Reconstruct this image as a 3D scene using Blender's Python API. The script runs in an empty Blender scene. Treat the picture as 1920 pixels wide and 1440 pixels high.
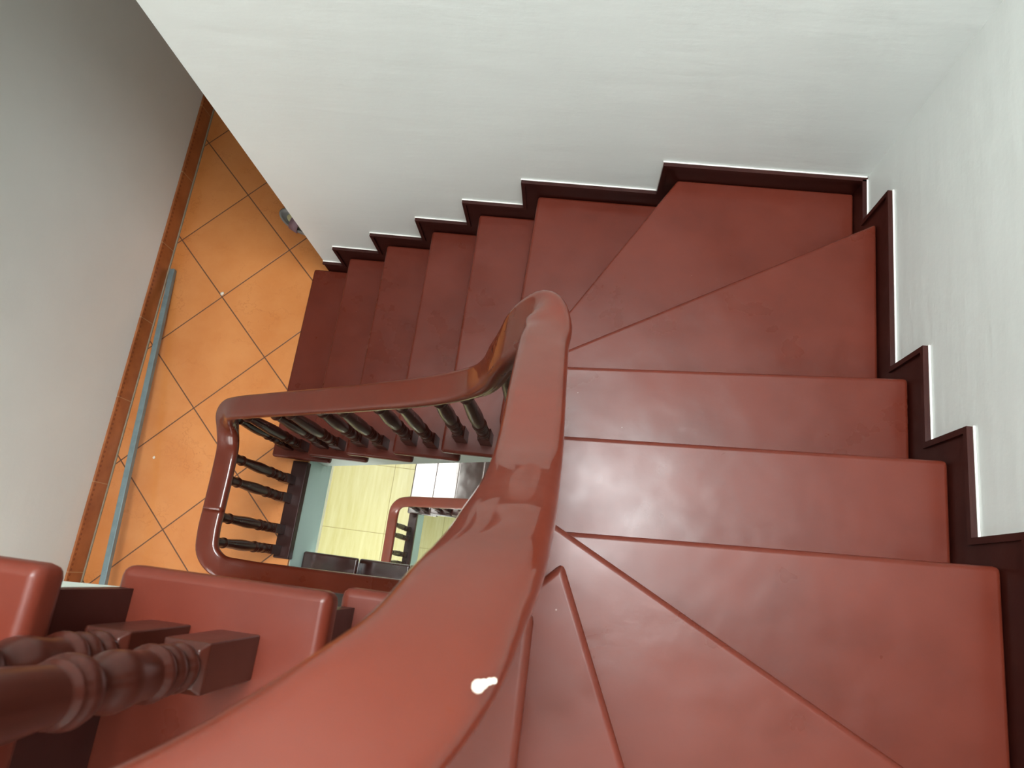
import bpy, bmesh, math, random
from mathutils import Vector, Matrix
random.seed(4)
C = bpy.context.scene.collection
SC = bpy.context.scene
RISE = 0.165
STOREY = 19 * RISE

# ---------------------------------------------------------------- camera, world, light, exposure
cam = bpy.data.cameras.new('camera'); co = bpy.data.objects.new('camera', cam); C.objects.link(co)
co.location = (0, 0, 3.1754)
co.rotation_euler = (0.277215, 0.0603227, 0.1281062)
cam.sensor_width = 36; cam.sensor_fit = 'HORIZONTAL'; cam.lens = 36 * 1321.5 / 1920
cam.clip_start = 0.02; cam.clip_end = 60
cam.dof.use_dof = True; cam.dof.focus_distance = 1.9; cam.dof.aperture_fstop = 13
SC.camera = co

w = bpy.data.worlds.new('world'); SC.world = w; w.use_nodes = True
w.node_tree.nodes['Background'].inputs[0].default_value = (0.80, 0.90, 1.0, 1)
w.node_tree.nodes['Background'].inputs[1].default_value = 0.5

SC.view_settings.view_transform = 'Standard'; SC.view_settings.look = 'None'
SC.view_settings.gamma = 1; SC.view_settings.use_curve_mapping = False
SC.view_settings.exposure = 1.17

def area(name, loc, rot, sx, sy, power, col, spread=180):
    l = bpy.data.lights.new(name, 'AREA'); l.shape = 'RECTANGLE'; l.size = sx; l.size_y = sy
    l.energy = power; l.color = col; l.spread = math.radians(spread)
    o = bpy.data.objects.new(name, l); C.objects.link(o); o.location = loc; o.rotation_euler = rot
    return o
ZC = STOREY + 2.75                                        # top ceiling
area('skylight', (0.08, 0.62, ZC + 0.10), (0, 0, 0), 1.35, 1.15, 98, (0.91, 0.96, 0.965))
# daylight through the landing windows in the front wall
for k, pw in ((0, 9.4), (-1, 24), (-2, 21)):
    area('window_light', (-1.66, -1.18, k * STOREY + 1.45), (math.radians(90), 0, 0), 0.72, 1.25, pw, (1.0, 0.96, 0.90) if k == 0 else (0.96, 1.0, 0.95))

# ---------------------------------------------------------------- helpers
def obj(name, me, mat=None, parent=None, smooth=False):
    if isinstance(me, bmesh.types.BMesh):
        bm = me; me = bpy.data.meshes.new(name); bm.normal_update(); bm.to_mesh(me); bm.free()
    if mat: me.materials.append(mat)
    if smooth:
        for p in me.polygons: p.use_smooth = True
    o = bpy.data.objects.new(name, me); C.objects.link(o)
    if parent: o.parent = parent
    return o
def thing(name, label, cat, loc=(0, 0, 0), group=None):
    o = bpy.data.objects.new(name, None); C.objects.link(o); o.location = loc
    o.empty_display_size = 0.1
    o['label'] = label; o['category'] = cat
    if group: o['group'] = group
    return o
def tag(o, label, cat, group=None):
    o['label'] = label; o['category'] = cat
    if group: o['group'] = group
    return o
def structure(o, label=None):
    o['kind'] = 'structure'
    if label: o['label'] = label
    return o
def box(bm, a, b):
    (x0, y0, z0), (x1, y1, z1) = a, b
    vs = [bm.verts.new(p) for p in ((x0,y0,z0),(x1,y0,z0),(x1,y1,z0),(x0,y1,z0),(x0,y0,z1),(x1,y0,z1),(x1,y1,z1),(x0,y1,z1))]
    for f in ((3,2,1,0),(4,5,6,7),(0,1,5,4),(1,2,6,5),(2,3,7,6),(3,0,4,7)): bm.faces.new([vs[i] for i in f])
def boxes(*bs):
    bm = bmesh.new()
    for a, b in bs: box(bm, a, b)
    return bm
def prism(poly, fa, fb, bm=None):
    """side faces between fa(p) and fb(p) for the polygon points"""
    bm = bm or bmesh.new()
    A = [bm.verts.new(fa(p)) for p in poly]; B = [bm.verts.new(fb(p)) for p in poly]
    n = len(poly)
    bm.faces.new(A); bm.faces.new(B[::-1])
    for i in range(n): bm.faces.new((A[i], B[i], B[(i+1) % n], A[(i+1) % n]))
    bmesh.ops.recalc_face_normals(bm, faces=bm.faces[:])
    return bm
def soften(o, width, seg=3, angle=30):
    b = o.modifiers.new('bevel', 'BEVEL'); b.width = width; b.segments = seg
    b.limit_method = 'ANGLE'; b.angle_limit = math.radians(angle); b.harden_normals = False
    n = o.modifiers.new('weighted_normal', 'WEIGHTED_NORMAL'); n.keep_sharp = True; n.weight = 100
    for p in o.data.polygons: p.use_smooth = True
    return o

# ---------------------------------------------------------------- materials
def s2l(r, g, b):
    f = lambda c: ((c/255)/12.92 if c/255 <= 0.04045 else ((c/255+0.055)/1.055)**2.4)
    return (f(r), f(g), f(b), 1)
class NT:
    def __init__(s, name):
        s.m = bpy.data.materials.new(name); s.m.use_nodes = True; s.t = s.m.node_tree
        s.b = s.t.nodes['Principled BSDF']
    def n(s, typ, ins=None, **kw):
        n = s.t.nodes.new(typ)
        for k, v in kw.items(): setattr(n, k, v)
        for k, v in (ins or {}).items():
            if hasattr(v, 'is_output'): s.t.links.new(v, n.inputs[k])
            else: n.inputs[k].default_value = v
        return n
    def math(s, op, a, b=0.0):
        return s.n('ShaderNodeMath', {0: a, 1: b}, operation=op).outputs[0]
    def mix(s, f, a, b, mode='MIX'):
        n = s.t.nodes.new('ShaderNodeMix'); n.data_type = 'RGBA'; n.blend_type = mode
        for k, v in ((0, f), (6, a), (7, b)):
            if hasattr(v, 'is_output'): s.t.links.new(v, n.inputs[k])
            else: n.inputs[k].default_value = v
        return n.outputs[2]
    def ramp(s, f, p0, p1, a=0.0, b=1.0):
        return s.n('ShaderNodeMapRange', {0: f, 1: p0, 2: p1, 3: a, 4: b}).outputs[0]
    def coord(s, scale=(1,1,1), rot=(0,0,0), loc=(0,0,0)):
        tc = s.t.nodes.new('ShaderNodeTexCoord')
        return s.n('ShaderNodeMapping', {'Vector': tc.outputs['Object'], 'Scale': scale, 'Rotation': rot, 'Location': loc}).outputs[0]
    def noise(s, vec, scale, detail=3, rough=0.55):
        return s.n('ShaderNodeTexNoise', {'Vector': vec, 'Scale': scale, 'Detail': detail, 'Roughness': rough}).outputs[0]
    def set(s, **kw):
        for k, v in kw.items():
            k = k.replace('_', ' ')
            if hasattr(v, 'is_output'): s.t.links.new(v, s.b.inputs[k])
            else: s.b.inputs[k].default_value = v
        return s.m
    def bump(s, h, strength, dist=0.002):
        n = s.n('ShaderNodeBump', {'Height': h, 'Strength': strength, 'Distance': dist}); s.t.links.new(n.outputs[0], s.b.inputs['Normal'])

def wood(name, dark, light, rough, coat, coat_rough, wear=0.5, stretch=(7, 9, 9), bumpy=0.24, spec=0.22):
    t = NT(name); v = t.coord()
    grain = t.noise(t.coord(scale=stretch), 1.0, 5, 0.6)
    patch = t.noise(v, 3.2, 3)
    col = t.mix(t.ramp(grain, 0.3, 0.72), dark, light)
    col = t.mix(t.ramp(patch, 0.40, 0.75, 0.0, 0.35), col, tuple(min(1, c*1.35) for c in light[:3]) + (1,))
    # tiny paint specks and scuffs
    vor = t.n('ShaderNodeTexVoronoi', {'Vector': v, 'Scale': 26.0, 'Randomness': 1.0})
    vr = t.n('ShaderNodeSeparateColor', {0: vor.outputs['Color']}).outputs[0]
    speck = t.math('MULTIPLY', t.ramp(vor.outputs['Distance'], 0.035, 0.022), t.math('GREATER_THAN', vr, 0.93))
    col = t.mix(t.math('MULTIPLY', speck, 0.55 * wear), col, (0.75, 0.62, 0.55, 1))
    rgh = t.math('ADD', t.ramp(patch, 0.35, 0.7, -0.07, 0.12), rough)
    rgh = t.math('ADD', rgh, t.ramp(t.noise(v, 14, 4), 0.35, 0.7, -0.03, 0.05))
    fine = t.noise(v, 60, 3); broad = t.noise(v, 7, 2)
    t.bump(t.math('ADD', t.math('MULTIPLY', fine, 0.06), t.math('MULTIPLY', broad, 1.0)), bumpy, 0.012)
    return t.set(Base_Color=col, Roughness=rgh, Specular_IOR_Level=spec, Coat_Weight=coat, Coat_Roughness=coat_rough)
TREAD = wood('red_brown_painted_wood', s2l(84, 32, 21), s2l(94, 38, 26), 0.33, 0.12, 0.18)
GLOSSY = wood('glossy_brown_painted_wood', s2l(52, 22, 18), s2l(62, 28, 23), 0.20, 1.0, 0.12, stretch=(6, 6, 6), spec=0.6)
RISER = wood('dark_brown_wood', s2l(44, 13, 9), s2l(52, 18, 12), 0.40, 0.2, 0.25)
RAIL = wood('varnished_handrail_wood', s2l(86, 28, 12), s2l(94, 33, 16), 0.34, 0.65, 0.05, wear=0.25, stretch=(9, 9, 9), bumpy=0.05, spec=0.22)
BAL = wood('turned_baluster_wood', s2l(50, 18, 11), s2l(62, 24, 15), 0.36, 0.22, 0.12, wear=0.15, stretch=(60, 60, 4), bumpy=0.03, spec=0.25)
def paint(name, c, rough=0.6):
    t = NT(name); v = t.coord()
    a = t.noise(v, 1.6, 4); b = t.noise(t.coord(scale=(1.2, 1.2, 6)), 3.0, 4)
    c2 = tuple(x*0.94 for x in c[:3]) + (1,)
    col = t.mix(t.ramp(a, 0.4, 0.7), c, c2)
    t.bump(t.math('ADD', t.math('MULTIPLY', b, 0.8), t.math('MULTIPLY', t.noise(v, 70, 3), 0.15)), 0.18, 0.01)
    return t.set(Base_Color=col, Roughness=rough)
WALL = paint('white_wall_paint', s2l(228, 231, 228), 0.45)
CREAM = paint('cream_plaster', s2l(205, 214, 205), 0.6)
FASCIA = paint('pale_blue_green_plaster', s2l(218, 244, 238), 0.6)
CEIL = paint('ceiling_paint', s2l(230, 230, 226), 0.7)
CAULK = paint('white_paint_edge', s2l(232, 228, 222), 0.5)

def tiles(name, side, ang, px, py, base, base2, vein, grout, gw, rough, coat, grain=None):
    """square tiles: lattice vertex at (px, py), rotated by ang"""
    t = NT(name)
    tc = t.t.nodes.new('ShaderNodeTexCoord')
    sep = t.n('ShaderNodeSeparateXYZ', {0: tc.outputs['Object']})
    x = t.math('SUBTRACT', sep.outputs[0], px); y = t.math('SUBTRACT', sep.outputs[1], py)
    c, s = math.cos(ang), math.sin(ang)
    u = t.math('DIVIDE', t.math('ADD', t.math('MULTIPLY', x, c), t.math('MULTIPLY', y, s)), side[0])
    v = t.math('DIVIDE', t.math('SUBTRACT', t.math('MULTIPLY', y, c), t.math('MULTIPLY', x, s)), side[1])
    def line(q, w):
        f = t.math('FRACT', t.math('ADD', q, 0.5)); d = t.math('ABSOLUTE', t.math('SUBTRACT', f, 0.5))
        return t.ramp(d, w * 0.6, w, 1.0, 0.0)
    g = t.math('MAXIMUM', line(u, gw / side[0]), line(v, gw / side[1]))
    cell = t.n('ShaderNodeCombineXYZ', {0: t.math('FLOOR', u), 1: t.math('FLOOR', v), 2: 0.0})
    rnd = t.n('ShaderNodeTexWhiteNoise', {'Vector': cell.outputs[0]}).outputs[0]
    obj_v = tc.outputs['Object']
    if grain:
        gr = t.noise(t.coord(scale=grain), 1.0, 5, 0.65)
        col = t.mix(t.ramp(gr, 0.3, 0.7), base, base2)
        col = t.mix(t.math('MULTIPLY', rnd, 0.25), col, base2)
    else:
        n1 = t.noise(obj_v, 5, 5, 0.6)
        col = t.mix(t.ramp(n1, 0.35, 0.7), base, base2)
        ww = t.n('ShaderNodeVectorMath', {0: obj_v, 1: (0, 0, 0)}, operation='ADD')
        nn = t.n('ShaderNodeTexNoise', {'Vector': obj_v, 'Scale': 5.0, 'Detail': 6.0, 'Roughness': 0.65})
        t.t.links.new(t.n('ShaderNodeVectorMath', {0: nn.outputs[1], 1: (0.5, 0.5, 0.5)}, operation='MULTIPLY').outputs[0], ww.inputs[1])
        vor = t.n('ShaderNodeTexVoronoi', {'Vector': ww.outputs[0], 'Scale': 6.0}, feature='DISTANCE_TO_EDGE')
        ve = t.math('MULTIPLY', t.ramp(vor.outputs[0], 0.0, 0.035, 1.0, 0.0), t.ramp(t.noise(obj_v, 4, 2), 0.45, 0.65))
        col = t.mix(t.math('MULTIPLY', ve, 0.40), col, vein)
        col = t.mix(t.math('MULTIPLY', rnd, 0.15), col, vein)
    col = t.mix(g, col, grout)
    t.bump(t.math('SUBTRACT', 1.0, g), 0.4, 0.002)
    return t.set(Base_Color=col, Roughness=t.math('ADD', t.math('MULTIPLY', g, 0.4), rough), Coat_Weight=coat, Coat_Roughness=0.12)
ORANGE = tiles('orange_marbled_floor_tile', (0.4066, 0.4066), math.radians(45), -1.806, 0.586, s2l(204, 126, 66), s2l(214, 140, 80), s2l(166, 88, 40), s2l(96, 62, 42), 0.0035, 0.30, 0.3)
YELLOW = tiles('pale_yellow_wood_tile', (0.60, 0.60), 0.0, -1.565, 0.235, s2l(192, 180, 120), s2l(208, 200, 152), s2l(170, 150, 80), s2l(150, 134, 84), 0.003, 0.35, 0.2, grain=(22, 2.0, 1))

def skirt_tile_mat():
    t = NT('orange_skirting_tile_with_dots'); v = t.coord(); n = t.noise(v, 9, 4)
    tc = t.t.nodes.new('ShaderNodeTexCoord'); sep = t.n('ShaderNodeSeparateXYZ', {0: tc.outputs['Object']})
    col = t.mix(t.ramp(n, 0.35, 0.7), s2l(150, 82, 42), s2l(176, 104, 58))
    f = t.math('ABSOLUTE', t.math('SUBTRACT', t.math('FRACT', t.math('DIVIDE', sep.outputs[1], 0.022)), 0.5))
    dy = t.math('MULTIPLY', f, 0.022)
    dz = t.math('ABSOLUTE', t.math('SUBTRACT', sep.outputs[2], 0.092))
    d = t.math('SQRT', t.math('ADD', t.math('MULTIPLY', dy, dy), t.math('MULTIPLY', dz, dz)))
    col = t.mix(t.ramp(d, 0.005, 0.007, 0.75, 0.0), col, s2l(112, 44, 22))
    g = t.math('ABSOLUTE', t.math('SUBTRACT', t.math('FRACT', t.math('DIVIDE', t.math('ADD', sep.outputs[1], 0.02), 0.40)), 0.5))
    col = t.mix(t.ramp(g, 0.003, 0.006, 0.7, 0.0), col, s2l(190, 160, 125))
    return t.set(Base_Color=col, Roughness=0.35, Coat_Weight=0.2)
SKT = skirt_tile_mat()
def plain(name, c, rough=0.5, metal=0.0, emit=0.0):
    t = NT(name); n = t.noise(t.coord(), 30, 4)
    c2 = tuple(x*0.85 for x in c[:3]) + (1,)
    if emit: t.set(Emission_Color=c, Emission_Strength=emit)
    return t.set(Base_Color=t.mix(t.ramp(n, 0.4, 0.65), c, c2), Roughness=rough, Metallic=metal)
PIPE = plain('blue_grey_steel', s2l(128, 146, 150), 0.42, 0.35)
GROUT = plain('grey_grout', s2l(150, 136, 116), 0.7)
SHOE = plain('grey_rubber', s2l(142, 140, 138), 0.6)
INSOLE = plain('cream_insole', s2l(205, 196, 150), 0.7)
STRAP = plain('mauve_strap', s2l(140, 110, 120), 0.6)
CHIP = plain('white_paint_chip', s2l(235, 222, 205), 0.7)
FRAME = plain('white_window_frame', s2l(225, 225, 220), 0.4)
LAMP = plain('lit_lamp_diffuser', (1, 0.98, 0.93, 1), 0.5, 0, 12.0)

# ---------------------------------------------------------------- setting
YB, XR, XL, YF = 1.30, 0.803, -2.13, -0.98
XE = -1.231                                               # end of the back wall on the landing side
ZB = -2 * STOREY
bm = boxes(((XE, YB, ZB), (XR + 0.12, YB + 0.12, ZC))); structure(obj('wall_back', bm, WALL))
bm = boxes(((XR, YF - 0.12, ZB), (XR + 0.12, YB, ZC))); structure(obj('wall_right', bm, WALL))
bm = boxes(((XL - 0.12, YF - 0.12, ZB), (XL, 3.4, ZC))); structure(obj('wall_left', bm, WALL))
bm = boxes(((XL, 3.28, ZB), (XR, 3.4, ZC))); structure(obj('wall_far', bm, WALL))
bm = boxes(((XR + 0.0, YB + 0.12, ZB), (XR + 0.12, 3.28, ZC))); structure(obj('wall_side', bm, WALL))
# front wall with a window opening at every landing
fb = []
wx0, wx1 = -2.03, -1.29
fb.append(((wx1, YF - 0.12, ZB), (XR, YF, ZC))); fb.append(((XL, YF - 0.12, ZB), (wx0, YF, ZC)))
zprev = ZB
for k in (-2, -1, 0, 1):
    z0 = k * STOREY + 0.82; z1 = z0 + 1.26
    fb.append(((wx0, YF - 0.12, zprev), (wx1, YF, z0))); zprev = z1
fb.append(((wx0, YF - 0.12, zprev), (wx1, YF, ZC)))
structure(obj('wall_front', boxes(*fb), WALL))
for i, k in enumerate((-2, -1, 0, 1)):
    z0 = k * STOREY + 0.82; z1 = z0 + 1.26; t = 0.035; y0, y1 = YF - 0.09, YF - 0.05
    bm = boxes(((wx0, y0, z0), (wx0 + t, y1, z1)), ((wx1 - t, y0, z0), (wx1, y1, z1)), ((wx0 + t, y0, z0), (wx1 - t, y1, z0 + t)),
               ((wx0 + t, y0, z1 - t), (wx1 - t, y1, z1)), (((wx0 + wx1) / 2 - t / 2, y0, z0 + t), ((wx0 + wx1) / 2 + t / 2, y1, z1 - t)))
    structure(obj('window_%d' % (i + 1), bm, FRAME))
# ceiling with a skylight opening over the well
sx0, sx1, sy0, sy1 = -0.62, 0.76, 0.03, 1.22
bm = boxes(((XL, YF, ZC), (sx0, 3.28, ZC + 0.08)), ((sx1, YF, ZC), (XR + .12, 3.28, ZC + 0.08)), ((sx0, YF, ZC), (sx1, sy0, ZC + 0.08)), ((sx0, sy1, ZC), (sx1, 3.28, ZC + 0.08)))
structure(obj('ceiling', bm, CEIL))

EDGE = {0: -1.195, -1: -1.295, 1: -1.195}
def landing(k, mat):
    z = k * STOREY; xe = EDGE[k]
    yv = -0.05
    # floor finish and slab, split so that the wall end stays clear of it
    structure(obj('floor', boxes(((XL, YF, z - 0.02), (xe - 0.001, YB, z)), ((XL, YB, z - 0.02), (XR, 3.28, z)) if False else ((XL, YB, z - 0.02), (XE, 3.28, z))), mat))
    structure(obj('trim_1', boxes(((XL, YF, z - 0.33), (xe, YB, z - 0.02)), ((XL, YB, z - 0.33), (XE, 3.28, z - 0.02))), FASCIA))
landing(0, ORANGE); landing(-1, YELLOW); landing(1, ORANGE)
structure(obj('floor', boxes(((XL, YF, ZB - 0.1), (XR, 3.28, ZB))), YELLOW))
# partition closing the landing side behind the back wall
bmw = boxes(((XE, YB + 0.12, ZB), (XE + 0.10, 3.28, ZC))); structure(obj('wall_inner', bmw, WALL))

# skirting of the left wall
bm = boxes(((XL, YF, 0.0), (XL + 0.010, 3.28, 0.105)))
structure(obj('baseboard_left', bm, SKT))
bm = boxes(((XL + 0.010, YF, 0.0), (XL + 0.017, 3.28, 0.006)))
structure(obj('trim_2', bm, GROUT))

# ---------------------------------------------------------------- stairs
YW_C = 0.383
def lerp(a, b, t): return tuple(a[i] + (b[i] - a[i]) * t for i in range(len(a)))
def stairs(k, label, C_n, yc, A_n, ya, landing_x, skirt, tread_mat=TREAD):
    """C_n: nosing x of treads 1-5 beside the back wall, A_n: nosing x of treads 14-18, yc / ya: well-side tread ends"""
    z0 = k * STOREY
    st = thing('staircase', label, 'staircase', (0.35, 0.7, z0))
    inv = Matrix.Translation(-st.location)
    ys, xs, yf = YB - 0.012, XR - 0.012, YF + 0.012
    polys = {}; lines = {}
    for i in range(5):
        x = C_n[i]; xb = (C_n[i + 1] if i < 4 else None)
        if xb is not None:
            polys[i + 1] = [(x, ys), (x - 0.008, yc), (xb + 0.035, yc), (xb + 0.04, ys)]
        else:
            polys[5] = [(x, ys), (x - 0.008, yc), (-0.17, yc + 0.003), (-0.17, 0.5), (-0.16, ys)]
        lines[i + 1] = [(x, ys), (x - 0.008, yc)]
    polys[6] = [(-0.207, ys), (-0.2365, 0.475), (-0.226, 0.452), (-0.20, 0.447), (-0.058, 0.447), (-0.058, 0.85), (0.275, ys)]
    lines[6] = [(-0.207, ys), (-0.2365, 0.46)]
    polys[7] = [(0.247, ys), (-0.07, 0.772), (-0.11, 0.60), (-0.112, 0.46), (-0.097, 0.46), (-0.095, 0.55), (xs, 1.05), (xs, ys)]
    lines[7] = [(0.247, ys), (-0.07, 0.772), (-0.10, 0.62)]
    polys[8] = [(xs, 1.096), (-0.095, 0.595), (-0.095, 0.485), (xs, 0.545)]
    lines[8] = [(xs, 1.096), (-0.095, 0.595)]
    polys[9] = [(xs, 0.586), (-0.095, 0.523), (-0.095, 0.275), (xs, 0.32)]
    lines[9] = [(xs, 0.586), (-0.095, 0.523)]
    polys[10] = [(xs, 0.356), (-0.095, 0.312), (-0.095, 0.065), (xs, 0.10)]
    lines[10] = [(xs, 0.356), (-0.095, 0.312)]
    polys[11] = [(xs, 0.133), (-0.095, 0.094), (-0.095, 0.03), (0.0, 0.03), (xs, -0.38)]
    lines[11] = [(xs, 0.133), (-0.05, 0.096)]
    n12 = -0.325
    polys[12] = [(xs, n12), (-0.004, 0.092), (-0.04, 0.111), (-0.095, 0.085), (-0.098, -0.04), (-0.06, -0.06), (0.05, -0.15), (0.39, yf), (xs, yf)]
    lines[12] = [(xs, n12), (-0.04, 0.111)]
    polys[13] = [(0.44, yf), (0.006, 0.032), (-0.013, 0.013), (-0.075, -0.045), (-0.075, yf)]
    lines[13] = [(0.44, yf), (0.006, 0.032)]
    for i in range(5):
        x = A_n[i]; xb = A_n[i + 1] if i < 4 else landing_x
        xb2 = xb - 0.04 if i < 4 else landing_x + 0.0005
        polys[14 + i] = [(x, yf), (x, ya), (xb2, ya), (xb2, yf)]
        lines[14 + i] = [(x, yf), (x, ya)]
    def zt(i): return z0 + i * RISE
    tr = {}
    for i in range(1, 19):
        zz = zt(i)
        bm = prism(polys[i], lambda p: (p[0], p[1], zz), lambda p: (p[0], p[1], zz - 0.036))
        o = obj('tread', bm, tread_mat, st); o.data.transform(inv)
        soften(o, 0.011, 3, 25); tr[i] = o
        # riser below the nosing: follows the nosing line, set back
        bm = bmesh.new(); L = lines[i]; zb = zt(i - 1) if i > 1 else z0
        for a, b in zip(L[:-1], L[1:]):
            d = Vector((b[0] - a[0], b[1] - a[1])); n = Vector((-d.y, d.x)).normalized()
            if i <= 5 and n.x < 0: n = -n
            # towards the higher side of the stairs
            ref = Vector((polys[i][0][0] + polys[i][-1][0], polys[i][0][1] + polys[i][-1][1])) / 2
            cen = sum((Vector(p) for p in polys[i]), Vector((0, 0))) / len(polys[i])
            if (cen - Vector(a)).dot(n) < 0: n = -n
            dd = d.normalized() * 0.022
            a2 = (a[0], a[1]); b2 = (b[0] - dd.x, b[1] - dd.y)
            q = [(a2[0] + n.x * 0.02, a2[1] + n.y * 0.02), (b2[0] + n.x * 0.02, b2[1] + n.y * 0.02),
                 (b2[0] + n.x * 0.034, b2[1] + n.y * 0.034), (a2[0] + n.x * 0.034, a2[1] + n.y * 0.034)]
            q = [(min(p[0], XR - 0.001), max(min(p[1], YB - 0.001), YF + 0.001)) for p in q]
            zl = max(zb, zz - RISE) + 0.0
            prism(q, lambda p: (p[0], p[1], zz - 0.0365), lambda p: (p[0], p[1], zl + 0.0005), bm)
        o = obj('riser', bm, RISER, st); o.data.transform(inv)
    # masonry core of the straight flights and winders, with its plastered soffit
    bm = bmesh.new()
    # flight beside the back wall
    prof = []
    for i in range(1, 6):
        x = C_n[i - 1] + 0.036
        prof += [(x, zt(i - 1)), (x, zt(i) - 0.037)]
    prof += [(-0.17, zt(5) - 0.037), (-0.17, zt(4) - 0.02), (C_n[0] + 0.06 + 0.05, z0 - 0.22), (C_n[0] + 0.036, z0 - 0.22)]
    yw = yc + 0.03
    prism(prof, lambda p: (p[0], yw, p[1]), lambda p: (p[0], YB - 0.002, p[1]), bm)
    # flight under the camera
    prof = []
    for i in range(14, 19):
        x = A_n[i - 14] - 0.036
        prof += [(x, zt(i - 1)), (x, zt(i) - 0.037)]
    prof += [(landing_x + 0.001, zt(18) - 0.037), (landing_x + 0.001, z0 + STOREY - 0.21), (A_n[0] - 0.036, zt(13) - 0.11)]
    prism(prof, lambda p: (p[0], ya - 0.030, p[1]), lambda p: (p[0], YF + 0.002, p[1]), bm)
    # flight beside the right wall
    ny = {8: 0.60, 9: 0.55, 10: 0.33, 11: 0.10}
    prof = []
    for i in (9, 10):
        y = ny[i] - 0.05
        prof += [(y, zt(i - 1) - 0.037), (y, zt(i) - 0.037)]
    prof += [(0.06, zt(10) - 0.037), (0.06, zt(9) - 0.06), (0.50, zt(7) - 0.1)]
    prism(prof, lambda p: (-0.075, p[0], p[1]), lambda p: (XR - 0.002, p[0], p[1]), bm)
    def inset(poly, s=0.022):
        c = sum((Vector(p) for p in poly), Vector((0, 0))) / len(poly)
        return [tuple(Vector(p) + (c - Vector(p)).normalized() * s) for p in poly]
    for i in (6, 7, 8, 11, 12, 13):
        zz = zt(i)
        prism(inset(polys[i], 0.05), lambda p: (p[0], p[1], zz - 0.0375), lambda p: (p[0], p[1], zz - 0.24), bm)
    o = obj('plastered_soffit', bm, CREAM, st); o.data.transform(inv)
    # edge board of the landing this flight arrives from / stands on
    xe = EDGE[k]
    o = obj('landing_edge_board', boxes(((xe - 0.068, ya if k else -0.045, z0 - 0.03), (xe + 0.004, yc + 0.01, z0 + 0.018))), RISER, st)
    o.data.transform(inv); soften(o, 0.004, 2)
    if skirt:
        # stepped skirting on the back wall and on the right wall
        def stepped(pts, plane, name, mat, t0, t1, band=None):
            pass
        s, zs, hh = 0.056, 0.080, 0.17
        def strip(top, depth_low, wallf, t, mat, name, off=0.0):
            """top: polyline (u, z) rising; closed with a lower offset"""
            bm = bmesh.new(); low = [(u + depth_low[0], z + depth_low[1]) for u, z in top]
            for (a, b, c, d) in zip(top[:-1], top[1:], low[1:], low[:-1]):
                quad = [a, b, c, d]
                if (Vector(a) - Vector(b)).length < 1e-5: continue
                prism(quad, lambda p: wallf(p, off), lambda p: wallf(p, off + t), bm)
            o = obj(name, bm, mat, st); o.data.transform(inv); return o
        nb = list(C_n) + [-0.207, 0.247]
        top = []
        x_end = XR
        top.append((nb[0] + 0.068, zt(1) - 0.02 - 0.0))
        top = [(XE + 0.0, zt(1) + zs)]
        for i in range(2, 8):
            top += [(nb[i - 1] - s, zt(i - 1) + zs), (nb[i - 1] - s, zt(i) + zs)]
        top += [(x_end - 0.001, zt(7) + zs)]
        wb = lambda p, t: (p[0], YB - 0.0005 - t, p[1])
        def slab(top, wallf, sgn, right_end=None):
            # solid stepped board between the top outline and a sloping line hidden behind the steps
            bm = bmesh.new()
            for a, b in zip(top[:-1], top[1:]):
                if abs(a[1] - b[1]) < 1e-6:        # horizontal run: board from the top down below the tread
                    prism([a, b, (b[0], max(z0 + .001, b[1] - zs - RISE - 0.03)), (a[0], max(z0 + .001, a[1] - zs - RISE - 0.03))], lambda p: wallf(p, 0), lambda p: wallf(p, 0.0105), bm)
                else:                              # vertical run next to the nosing
                    u = a[0]; w_ = 0.09 * sgn
                    if right_end is not None: w_ = min(w_, right_end - u) if sgn > 0 else w_
                    lo, hi = min(a[1], b[1]) - 0.08, max(a[1], b[1])
            o = obj('skirting_board', bm, RISER, st); o.data.transform(inv); return o
        slab(top, wb, 1)
        def bead(top, wallf, r, out, mat, name, drop):
            """continuous moulding that follows the outline: mitred polyline offset"""
            bm = bmesh.new(); n = len(top); inner = []
            for i in range(n):
                p = Vector(top[i]); ds = []
                if i > 0: ds.append((p - Vector(top[i-1])).normalized())
                if i < n - 1: ds.append((Vector(top[i+1]) - p).normalized())
                nn = [Vector((d.y, -d.x)) * drop[1] for d in ds]
                q = p + (nn[0] if len(nn) == 1 else (nn[0] + nn[1]) if abs(nn[0].dot(nn[1])) < 1e-4 * 1 or (nn[0].normalized().dot(nn[1].normalized()) < 0.5) else nn[0]) * r
                inner.append(tuple(q))
            for a, b, c, d in zip(top[:-1], top[1:], inner[1:], inner[:-1]):
                prism([a, b, c, d], lambda p: wallf(p, drop[0]), lambda p: wallf(p, out), bm)
            o = obj(name, bm, mat, st); o.data.transform(inv); return o
        bead(top, wb, 0.013, 0.0165, RISER, 'skirting_moulding', (0.0106, 1))
        edge = [(u - (0.0018 if j else 0), z + 0.0018) for j, (u, z) in enumerate(top)]
        bead(edge, wb, 0.0018, 0.0045, CAULK, 'skirting_paint_edge', (0.0, 1))
        # right wall, parameter u = -y so that it rises with u
        ny = [(-1.096, 8), (-0.586, 9), (-0.356, 10), (-0.133, 11), (0.325, 12)]
        top = [(-(YB - 0.011), zt(7) + zs)]
        for u, i in ny: top += [(u - s, zt(i - 1) + zs), (u - s, zt(i) + zs)]
        top += [(-YF - 0.001, zt(12) + zs)]
        wr = lambda p, t: (XR - 0.0005 - t, -p[0], p[1])
        slab(top, wr, 1)
        bead(top, wr, 0.013, 0.0165, RISER, 'skirting_moulding', (0.0106, 1))
        edge = [(u - (0.0018 if j else 0), z + 0.0018) for j, (u, z) in enumerate(top)]
        bead(edge, wr, 0.0018, 0.0045, CAULK, 'skirting_paint_edge', (0.0, 1))
    return st
CN0 = [-1.299, -1.077, -0.865, -0.640, -0.432]
AN0 = [-0.022, -0.214, -0.392, -0.585, -0.80]
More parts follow.
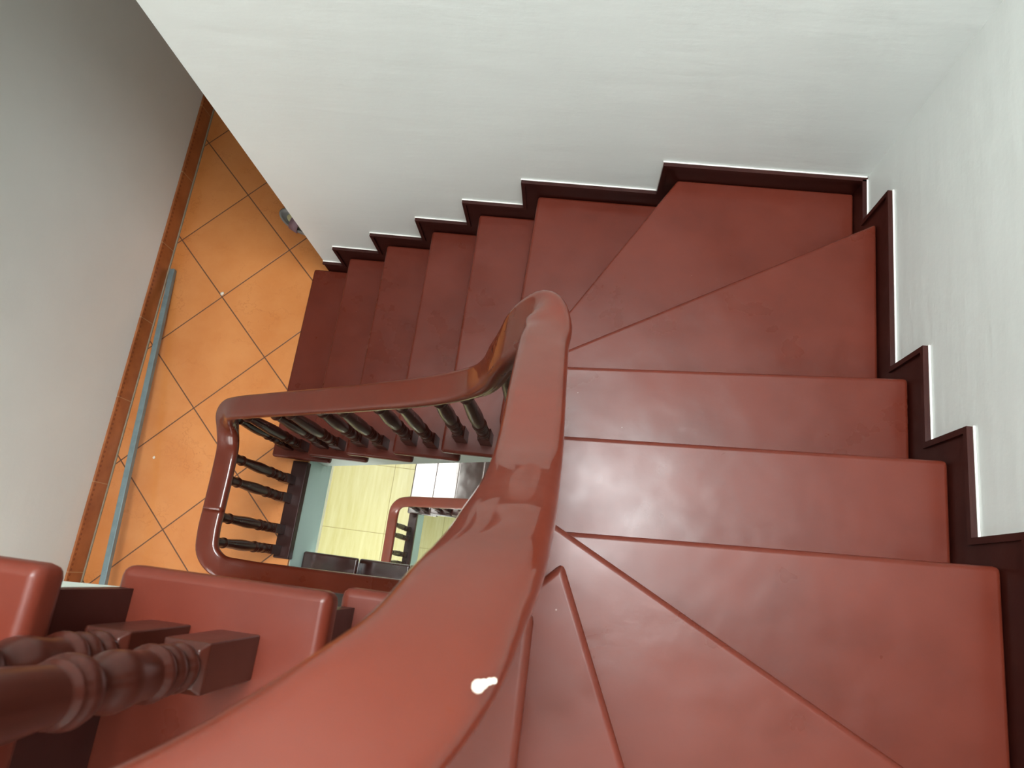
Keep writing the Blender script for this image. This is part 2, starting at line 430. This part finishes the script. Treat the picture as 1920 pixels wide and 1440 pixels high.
CN1 = [-1.345, -1.120, -0.905, -0.682, -0.455]
AN1 = [-0.07, -0.285, -0.500, -0.714, -0.929]
S0 = stairs(0, 'red-brown wooden winder staircase descending beside the white walls to the orange tiled landing', CN0, YW_C, AN0, -0.035, -1.195, True)
S1 = stairs(-1, 'lower glossy brown staircase seen through the stairwell, beyond the pale yellow floor', CN1, 0.43, AN1, 0.0, -1.195, False, GLOSSY)

# ---------------------------------------------------------------- railings
def catmull(P, step=0.012):
    P = [Vector(p) for p in P]; Q = [P[0] * 2 - P[1]] + P + [P[-1] * 2 - P[-2]]; out = []
    for i in range(1, len(Q) - 2):
        p0, p1, p2, p3 = Q[i-1], Q[i], Q[i+1], Q[i+2]
        t0 = 0; t1 = t0 + max((p1-p0).length, 1e-4) ** .5; t2 = t1 + (p2-p1).length ** .5; t3 = t2 + max((p3-p2).length, 1e-4) ** .5
        n = max(2, int((p2 - p1).length / step))
        for j in range(n):
            t = t1 + (t2 - t1) * j / n
            A1 = p0*((t1-t)/(t1-t0)) + p1*((t-t0)/(t1-t0)); A2 = p1*((t2-t)/(t2-t1)) + p2*((t-t1)/(t2-t1)); A3 = p2*((t3-t)/(t3-t2)) + p3*((t-t2)/(t3-t2))
            B1 = A1*((t2-t)/(t2-t0)) + A2*((t-t0)/(t2-t0)); B2 = A2*((t3-t)/(t3-t1)) + A3*((t-t1)/(t3-t1))
            out.append(B1*((t2-t)/(t2-t1)) + B2*((t-t1)/(t2-t1)))
    out.append(P[-1]); return out
# cross-section of the handrail, origin at the middle of its top face (side, up)
HW = 0.040
PROFILE = [(-0.026, 0.0), (-0.033, -0.002), (-0.038, -0.008), (-0.040, -0.016), (-0.0395, -0.024), (-0.036, -0.032), (-0.0315, -0.037),
           (-0.0290, -0.041), (-0.0290, -0.045), (-0.0270, -0.050), (-0.020, -0.055), (0.020, -0.055), (0.0270, -0.050), (0.0290, -0.045), (0.0290, -0.041),
           (0.0315, -0.037), (0.036, -0.032), (0.0395, -0.024), (0.040, -0.016), (0.038, -0.008), (0.033, -0.002), (0.026, 0.0), (0.013, 0.0015), (-0.013, 0.0015)]
def sweep(path, prof):
    bm = bmesh.new(); rings = []; n = len(path)
    T = [(path[min(i+1, n-1)] - path[max(i-1, 0)]).normalized() for i in range(n)]
    S = []
    for t in T:
        s = t.cross(Vector((0, 0, 1))); S.append(s.normalized() if s.length > 1e-3 else (S[-1] if S else Vector((1, 0, 0))))
    for _ in range(3):   # even out the frame
        S = [(S[max(i-1, 0)] + S[i] * 2 + S[min(i+1, n-1)]).normalized() for i in range(n)]
    for p, t, s in zip(path, T, S):
        u = s.cross(t).normalized()
        if u.z < 0: u = -u
        rings.append([bm.verts.new(p + s * a + u * b) for a, b in prof])
    m = len(prof)
    for r0, r1 in zip(rings[:-1], rings[1:]):
        for j in range(m): bm.faces.new((r0[j], r0[(j+1) % m], r1[(j+1) % m], r1[j]))
    bm.faces.new(rings[0][::-1]); bm.faces.new(rings[-1])
    bmesh.ops.recalc_face_normals(bm, faces=bm.faces[:])
    return bm
# turned profile: (height above tread, radius); the shaft stretches to the handrail
LOW = [(0.104, 0.0150), (0.107, 0.0180), (0.112, 0.0190), (0.117, 0.0182), (0.120, 0.0160), (0.123, 0.0160), (0.126, 0.0180), (0.132, 0.0190), (0.138, 0.0182), (0.141, 0.0165),
       (0.144, 0.0185), (0.150, 0.0205), (0.154, 0.0200), (0.157, 0.0172), (0.160, 0.0168), (0.176, 0.0178), (0.188, 0.0196), (0.196, 0.0203), (0.203, 0.0195), (0.211, 0.0165), (0.218, 0.0142), (0.225, 0.0138),
       (0.229, 0.0170), (0.235, 0.0205), (0.243, 0.0222), (0.249, 0.0215), (0.252, 0.0195), (0.254, 0.0200), (0.257, 0.0196), (0.259, 0.0172), (0.264, 0.0172), (0.290, 0.0190), (0.330, 0.0208), (0.380, 0.0208)]
TOP = [(-0.115, 0.0150), (-0.108, 0.0150), (-0.104, 0.0185), (-0.098, 0.0195), (-0.092, 0.0185), (-0.089, 0.0160), (-0.080, 0.0155), (-0.052, 0.0175), (-0.030, 0.0180), (0.0, 0.0180)]
def lathe(L, seg=28):
    pts = [p for p in LOW if p[0] < L - 0.125] + [(L + z, r) for z, r in TOP]
    bm = bmesh.new(); rings = []
    for z, r in pts:
        r *= 1.05
        rings.append([bm.verts.new((r * math.cos(2*math.pi*i/seg), r * math.sin(2*math.pi*i/seg), z)) for i in range(seg)])
    for a, b in zip(rings[:-1], rings[1:]):
        for i in range(seg): bm.faces.new((a[i], a[(i+1) % seg], b[(i+1) % seg], b[i]))
    bm.faces.new(rings[0][::-1]); bm.faces.new(rings[-1]); return bm
def base_mesh():
    bm = bmesh.new(); h = 0.0205
    A = [(x*h, y*h) for x, y in ((-1,-1),(1,-1),(1,1),(-1,1))]
    lev = [(0.0, 1.0), (0.1000, 1.0), (0.1070, 0.74)]
    R_ = [[bm.verts.new((x*s, y*s, z)) for x, y in A] for z, s in lev]
    for a, b in zip(R_[:-1], R_[1:]):
        for i in range(4): bm.faces.new((a[i], a[(i+1) % 4], b[(i+1) % 4], b[i]))
    bm.faces.new(R_[0][::-1]); bm.faces.new(R_[-1])
    return bm
BASE = None
def railing(label, path, bals, name='stair_railing'):
    global BASE
    root = thing(name, label, 'railing', tuple(Vector(path[0])))
    P = catmull(path)
    bm = sweep([p - root.location for p in P], PROFILE)
    hr = obj('handrail', bm, RAIL, root, smooth=True)
    for x, y, z in bals:
        best = min(P, key=lambda p: (p.x - x)**2 + (p.y - y)**2 + (0 if z + 0.25 < p.z < z + 1.1 else 9))
        zt_ = best.z - 0.050
        L = zt_ - z
        if L < 0.3: continue
        b = obj('baluster', lathe(L), BAL, root, smooth=True); b.location = Vector((x, y, z)) - root.location
        if BASE is None:
            BASE = obj('square_base', base_mesh(), BAL, b)
            soften(BASE, 0.0015, 2)
        else:
            c = BASE.copy(); C.objects.link(c); c.parent = b
    return root
R0 = [(-1.25, 0.10, 0.69 + STOREY), (-1.25, 0.0, 0.69 + STOREY), (-1.21, -0.075, 3.81), (-1.12, -0.092, 3.72), (-0.8, -0.105, 3.50), (-0.4, -0.155, 3.17), (-0.2, -0.147, 2.985),
      (-0.121, -0.110, 2.90), (-0.069, -0.056, 2.830), (-0.051, -0.002, 2.735), (-0.046, 0.055, 2.595), (-0.048, 0.14, 2.40), (-0.056, 0.28, 2.235), (-0.060, 0.36, 2.145), (-0.061, 0.415, 2.085),
      (-0.078, 0.455, 2.045), (-0.110, 0.456, 1.985), (-0.150, 0.442, 1.89), (-0.187, 0.436, 1.78), (-0.227, 0.434, 1.65), (-0.28, 0.437, 1.555), (-0.39, 0.437, 1.445), (-0.565, 0.437, 1.315), (-0.76, 0.437, 1.18), (-0.99, 0.437, 1.03),
      (-1.16, 0.437, 0.91), (-1.205, 0.433, 0.865), (-1.236, 0.412, 0.81), (-1.25, 0.375, 0.735), (-1.252, 0.33, 0.70), (-1.253, 0.25, 0.69), (-1.253, 0.10, 0.69)]
H = RISE
B0 = [(-0.371, .440, 5*H), (-.286, .440, 5*H), (-.579, .437, 4*H), (-.499, .437, 4*H), (-.808, .437, 3*H), (-.725, .437, 3*H), (-1.019, .437, 2*H), (-.950, .437, 2*H), (-1.232, .437, H), (-1.165, .437, H),
      (-0.165, 0.448, 6*H), (-0.075, 0.47, 7*H), (-0.060, 0.41, 9*H), (-0.062, 0.26, 10*H) , (-0.062, 0.18, 10*H), (-0.062, 0.34, 9*H),
      (-0.065, 0.058, 11*H), (-0.065, 0.0, 12*H), (-0.06, -0.075, 13*H), (-0.085, -0.105, 14*H), (-0.150, -0.105, 14*H),
      (-0.296, -0.103, 15*H), (-0.366, -0.103, 15*H), (-.47, -.094, 16*H), (-.54, -.094, 16*H), (-.67, -.094, 17*H), (-.75, -.094, 17*H), (-.89, -.094, 18*H), (-.98, -.094, 18*H),
      (-1.253, 0.302, 0.018), (-1.253, 0.218, 0.018)]
ra = railing('varnished brown handrail and turned balusters nearest the camera, curving down to the orange landing', R0, B0)
Z1 = -STOREY
R1 = [(-1.253, 0.10, 0.69), (-1.252, 0.02, 0.69), (-1.240, -0.045, 0.688), (-1.195, -0.088, 0.675), (-1.12, -0.098, 0.63), (-0.93, -0.100, 0.49), (-0.6, -0.10, 0.25), (-0.3, -0.10, 0.03),
      (-0.15, -0.092, -0.10), (-0.071, -0.047, 2.79 + Z1), (-0.052, 0.0, 2.72 + Z1), (-0.046, 0.055, 2.595 + Z1), (-0.048, 0.14, 2.40 + Z1), (-0.056, 0.28, 2.235 + Z1), (-0.060, 0.38, 2.145 + Z1), (-0.072, 0.448, 2.06 + Z1),
      (-0.110, 0.470, 1.93 + Z1), (-0.160, 0.472, 1.77 + Z1), (-0.215, 0.472, 1.635 + Z1), (-0.28, 0.472, 1.545 + Z1), (-0.565, 0.472, 1.33 + Z1), (-0.99, 0.472, 1.02 + Z1),
      (-1.22, 0.470, 0.84 + Z1), (-1.29, 0.455, 0.78 + Z1), (-1.33, 0.415, 0.74 + Z1), (-1.342, 0.36, 0.715 + Z1), (-1.345, 0.28, 0.70 + Z1), (-1.345, 0.0, 0.69 + Z1), (-1.345, -0.1, 0.69 + Z1)]
B1 = [(-1.253, 0.080, 0.018), (-1.253, -0.010, 0.018)]
for i, xn in enumerate(AN1): B1 += [(xn - 0.07, -0.098, Z1 + (14 + i)*H), (xn - 0.15, -0.098, Z1 + (14 + i)*H)]
for i, xn in enumerate(CN1): B1 += [(xn + 0.07, 0.482, Z1 + (1 + i)*H), (xn + 0.15, 0.482, Z1 + (1 + i)*H)]
B1 += [(-0.165, 0.49, Z1 + 6*H), (-0.06, 0.26, Z1 + 10*H), (-0.06, 0.18, Z1 + 10*H), (-0.06, 0.41, Z1 + 9*H), (-0.06, 0.0, Z1 + 12*H),
       (-1.345, 0.30, Z1 + 0.018), (-1.345, 0.22, Z1 + 0.018), (-1.345, 0.08, Z1 + 0.018), (-1.345, 0.0, Z1 + 0.018)]
rb = railing('lower handrail with turned balusters descending through the stairwell to the pale yellow floor', R1, B1)

# ---------------------------------------------------------------- loose things
# steel pipe lying along the left wall, its near end raised
a = Vector((-2.088, 1.275, 0.014)); b = Vector((-1.83, -0.93, 0.235))
d = (b - a); L = d.length; q = d.to_track_quat('Y', 'Z')
bm = bmesh.new(); box(bm, (-0.0135, 0, -0.0125), (0.0135, L, 0.0125))
p = obj('steel_pipe', bm, PIPE); p.rotation_mode = 'QUATERNION'; p.rotation_quaternion = q; p.location = a; soften(p, 0.003, 2)
tag(p, 'long blue-grey square steel pipe lying along the left wall on the orange tiles', 'pipe')
# slipper half hidden by the end of the back wall
sl = thing('slipper', 'small grey slipper with cream insole on the orange floor, half behind the white wall', 'shoe', (-1.503, 1.598, 0.0))
sl.scale = (1.22, 1.22, 1.22)
sl.rotation_euler = (0, 0, math.radians(-28))
def outline(s, z, n=28):
    pts = []
    for i in range(n):
        t = 2 * math.pi * i / n; x = math.cos(t); y = math.sin(t)
        w_ = 0.040 * (1 - 0.16 * math.cos(t + 0.5))
        pts.append((0.095 * s * x, w_ * s * y * (1 + 0.10 * x), z))
    return pts
bm = bmesh.new(); R_ = [[bm.verts.new(p) for p in outline(s, z)] for s, z in ((0.96, 0.0), (1.0, 0.006), (1.0, 0.016), (0.97, 0.024), (0.90, 0.026), (0.80, 0.022), (0.78, 0.016))]
for u_, v_ in zip(R_[:-1], R_[1:]):
    for i in range(28): bm.faces.new((u_[i], u_[(i+1) % 28], v_[(i+1) % 28], v_[i]))
bm.faces.new(R_[0][::-1]); bm.faces.new(R_[-1]); obj('sole', bm, SHOE, sl, smooth=True)
bm = bmesh.new(); R_ = [[bm.verts.new(p) for p in outline(s, z)] for s, z in ((0.56, 0.0165), (0.55, 0.020), (0.50, 0.021))]
for u_, v_ in zip(R_[:-1], R_[1:]):
    for i in range(28): bm.faces.new((u_[i], u_[(i+1) % 28], v_[(i+1) % 28], v_[i]))
bm.faces.new(R_[-1]); obj('insole', bm, INSOLE, sl, smooth=True)
bm = bmesh.new(); prev = None
for i in range(13):
    t = math.pi * i / 12
    ring = [bm.verts.new((0.012 + dx, 0.043 * math.cos(t) * f, 0.016 + 0.034 * math.sin(t) * f)) for dx, f in ((-0.022, 1.0), (0.022, 1.0), (0.022, 0.90), (-0.022, 0.90))]
    if prev:
        for j in range(4): bm.faces.new((prev[j], prev[(j+1) % 4], ring[(j+1) % 4], ring[j]))
    prev = ring
bmesh.ops.recalc_face_normals(bm, faces=bm.faces[:]); obj('strap', bm, STRAP, sl, smooth=True)
# crumbs of paint
def chip(loc, r, label, name='paint_chip'):
    bm = bmesh.new(); bmesh.ops.create_icosphere(bm, subdivisions=2, radius=r)
    for v in bm.verts: v.co = Vector((v.co.x * random.uniform(.8, 1.3), v.co.y * random.uniform(.8, 1.5), v.co.z * 0.35))
    o = obj(name, bm, CHIP, None, smooth=True); o.location = loc; tag(o, label, 'paint chip', 'paint crumbs on the orange floor'); return o
chip((-1.809, 1.178, 0.002), 0.009, 'white paint crumb on the crossing of two tile joints beside the steel pipe')
chip((-1.935, 0.33, 0.002), 0.006, 'tiny white crumb in the middle of an orange tile left of the railing corner')
# blob of dried paint on the edge of the near handrail
bm = bmesh.new()
for (x, y, z), r in (((0, 0, 0), .0032), ((.0025, .0015, .0004), .0022), ((.005, .0028, 0), .0016), ((.007, .0034, 0.0), .0014)):
    bmesh.ops.create_icosphere(bm, subdivisions=2, radius=r, matrix=Matrix.Translation((x, y, z)) @ Matrix.Diagonal((1, 1, .5, 1)))
pb = obj('paint_drip', bm, CHIP, ra, smooth=True); pb['label'] = 'dried cream paint blob'
pb.location = Vector((-0.0310, -0.0500, 2.8225)) - ra.location
# lamp under the orange landing, lights the floor below
lm = thing('ceiling_lamp', 'square white ceiling lamp under the orange landing slab', 'lamp', (-1.62, 1.02, -0.33))
obj('lamp_body', boxes(((-0.31, -0.31, -0.03), (0.31, 0.31, 0.0))), FRAME, lm)
obj('diffuser', boxes(((-0.29, -0.29, -0.038), (0.29, 0.29, -0.0301))), LAMP, lm)
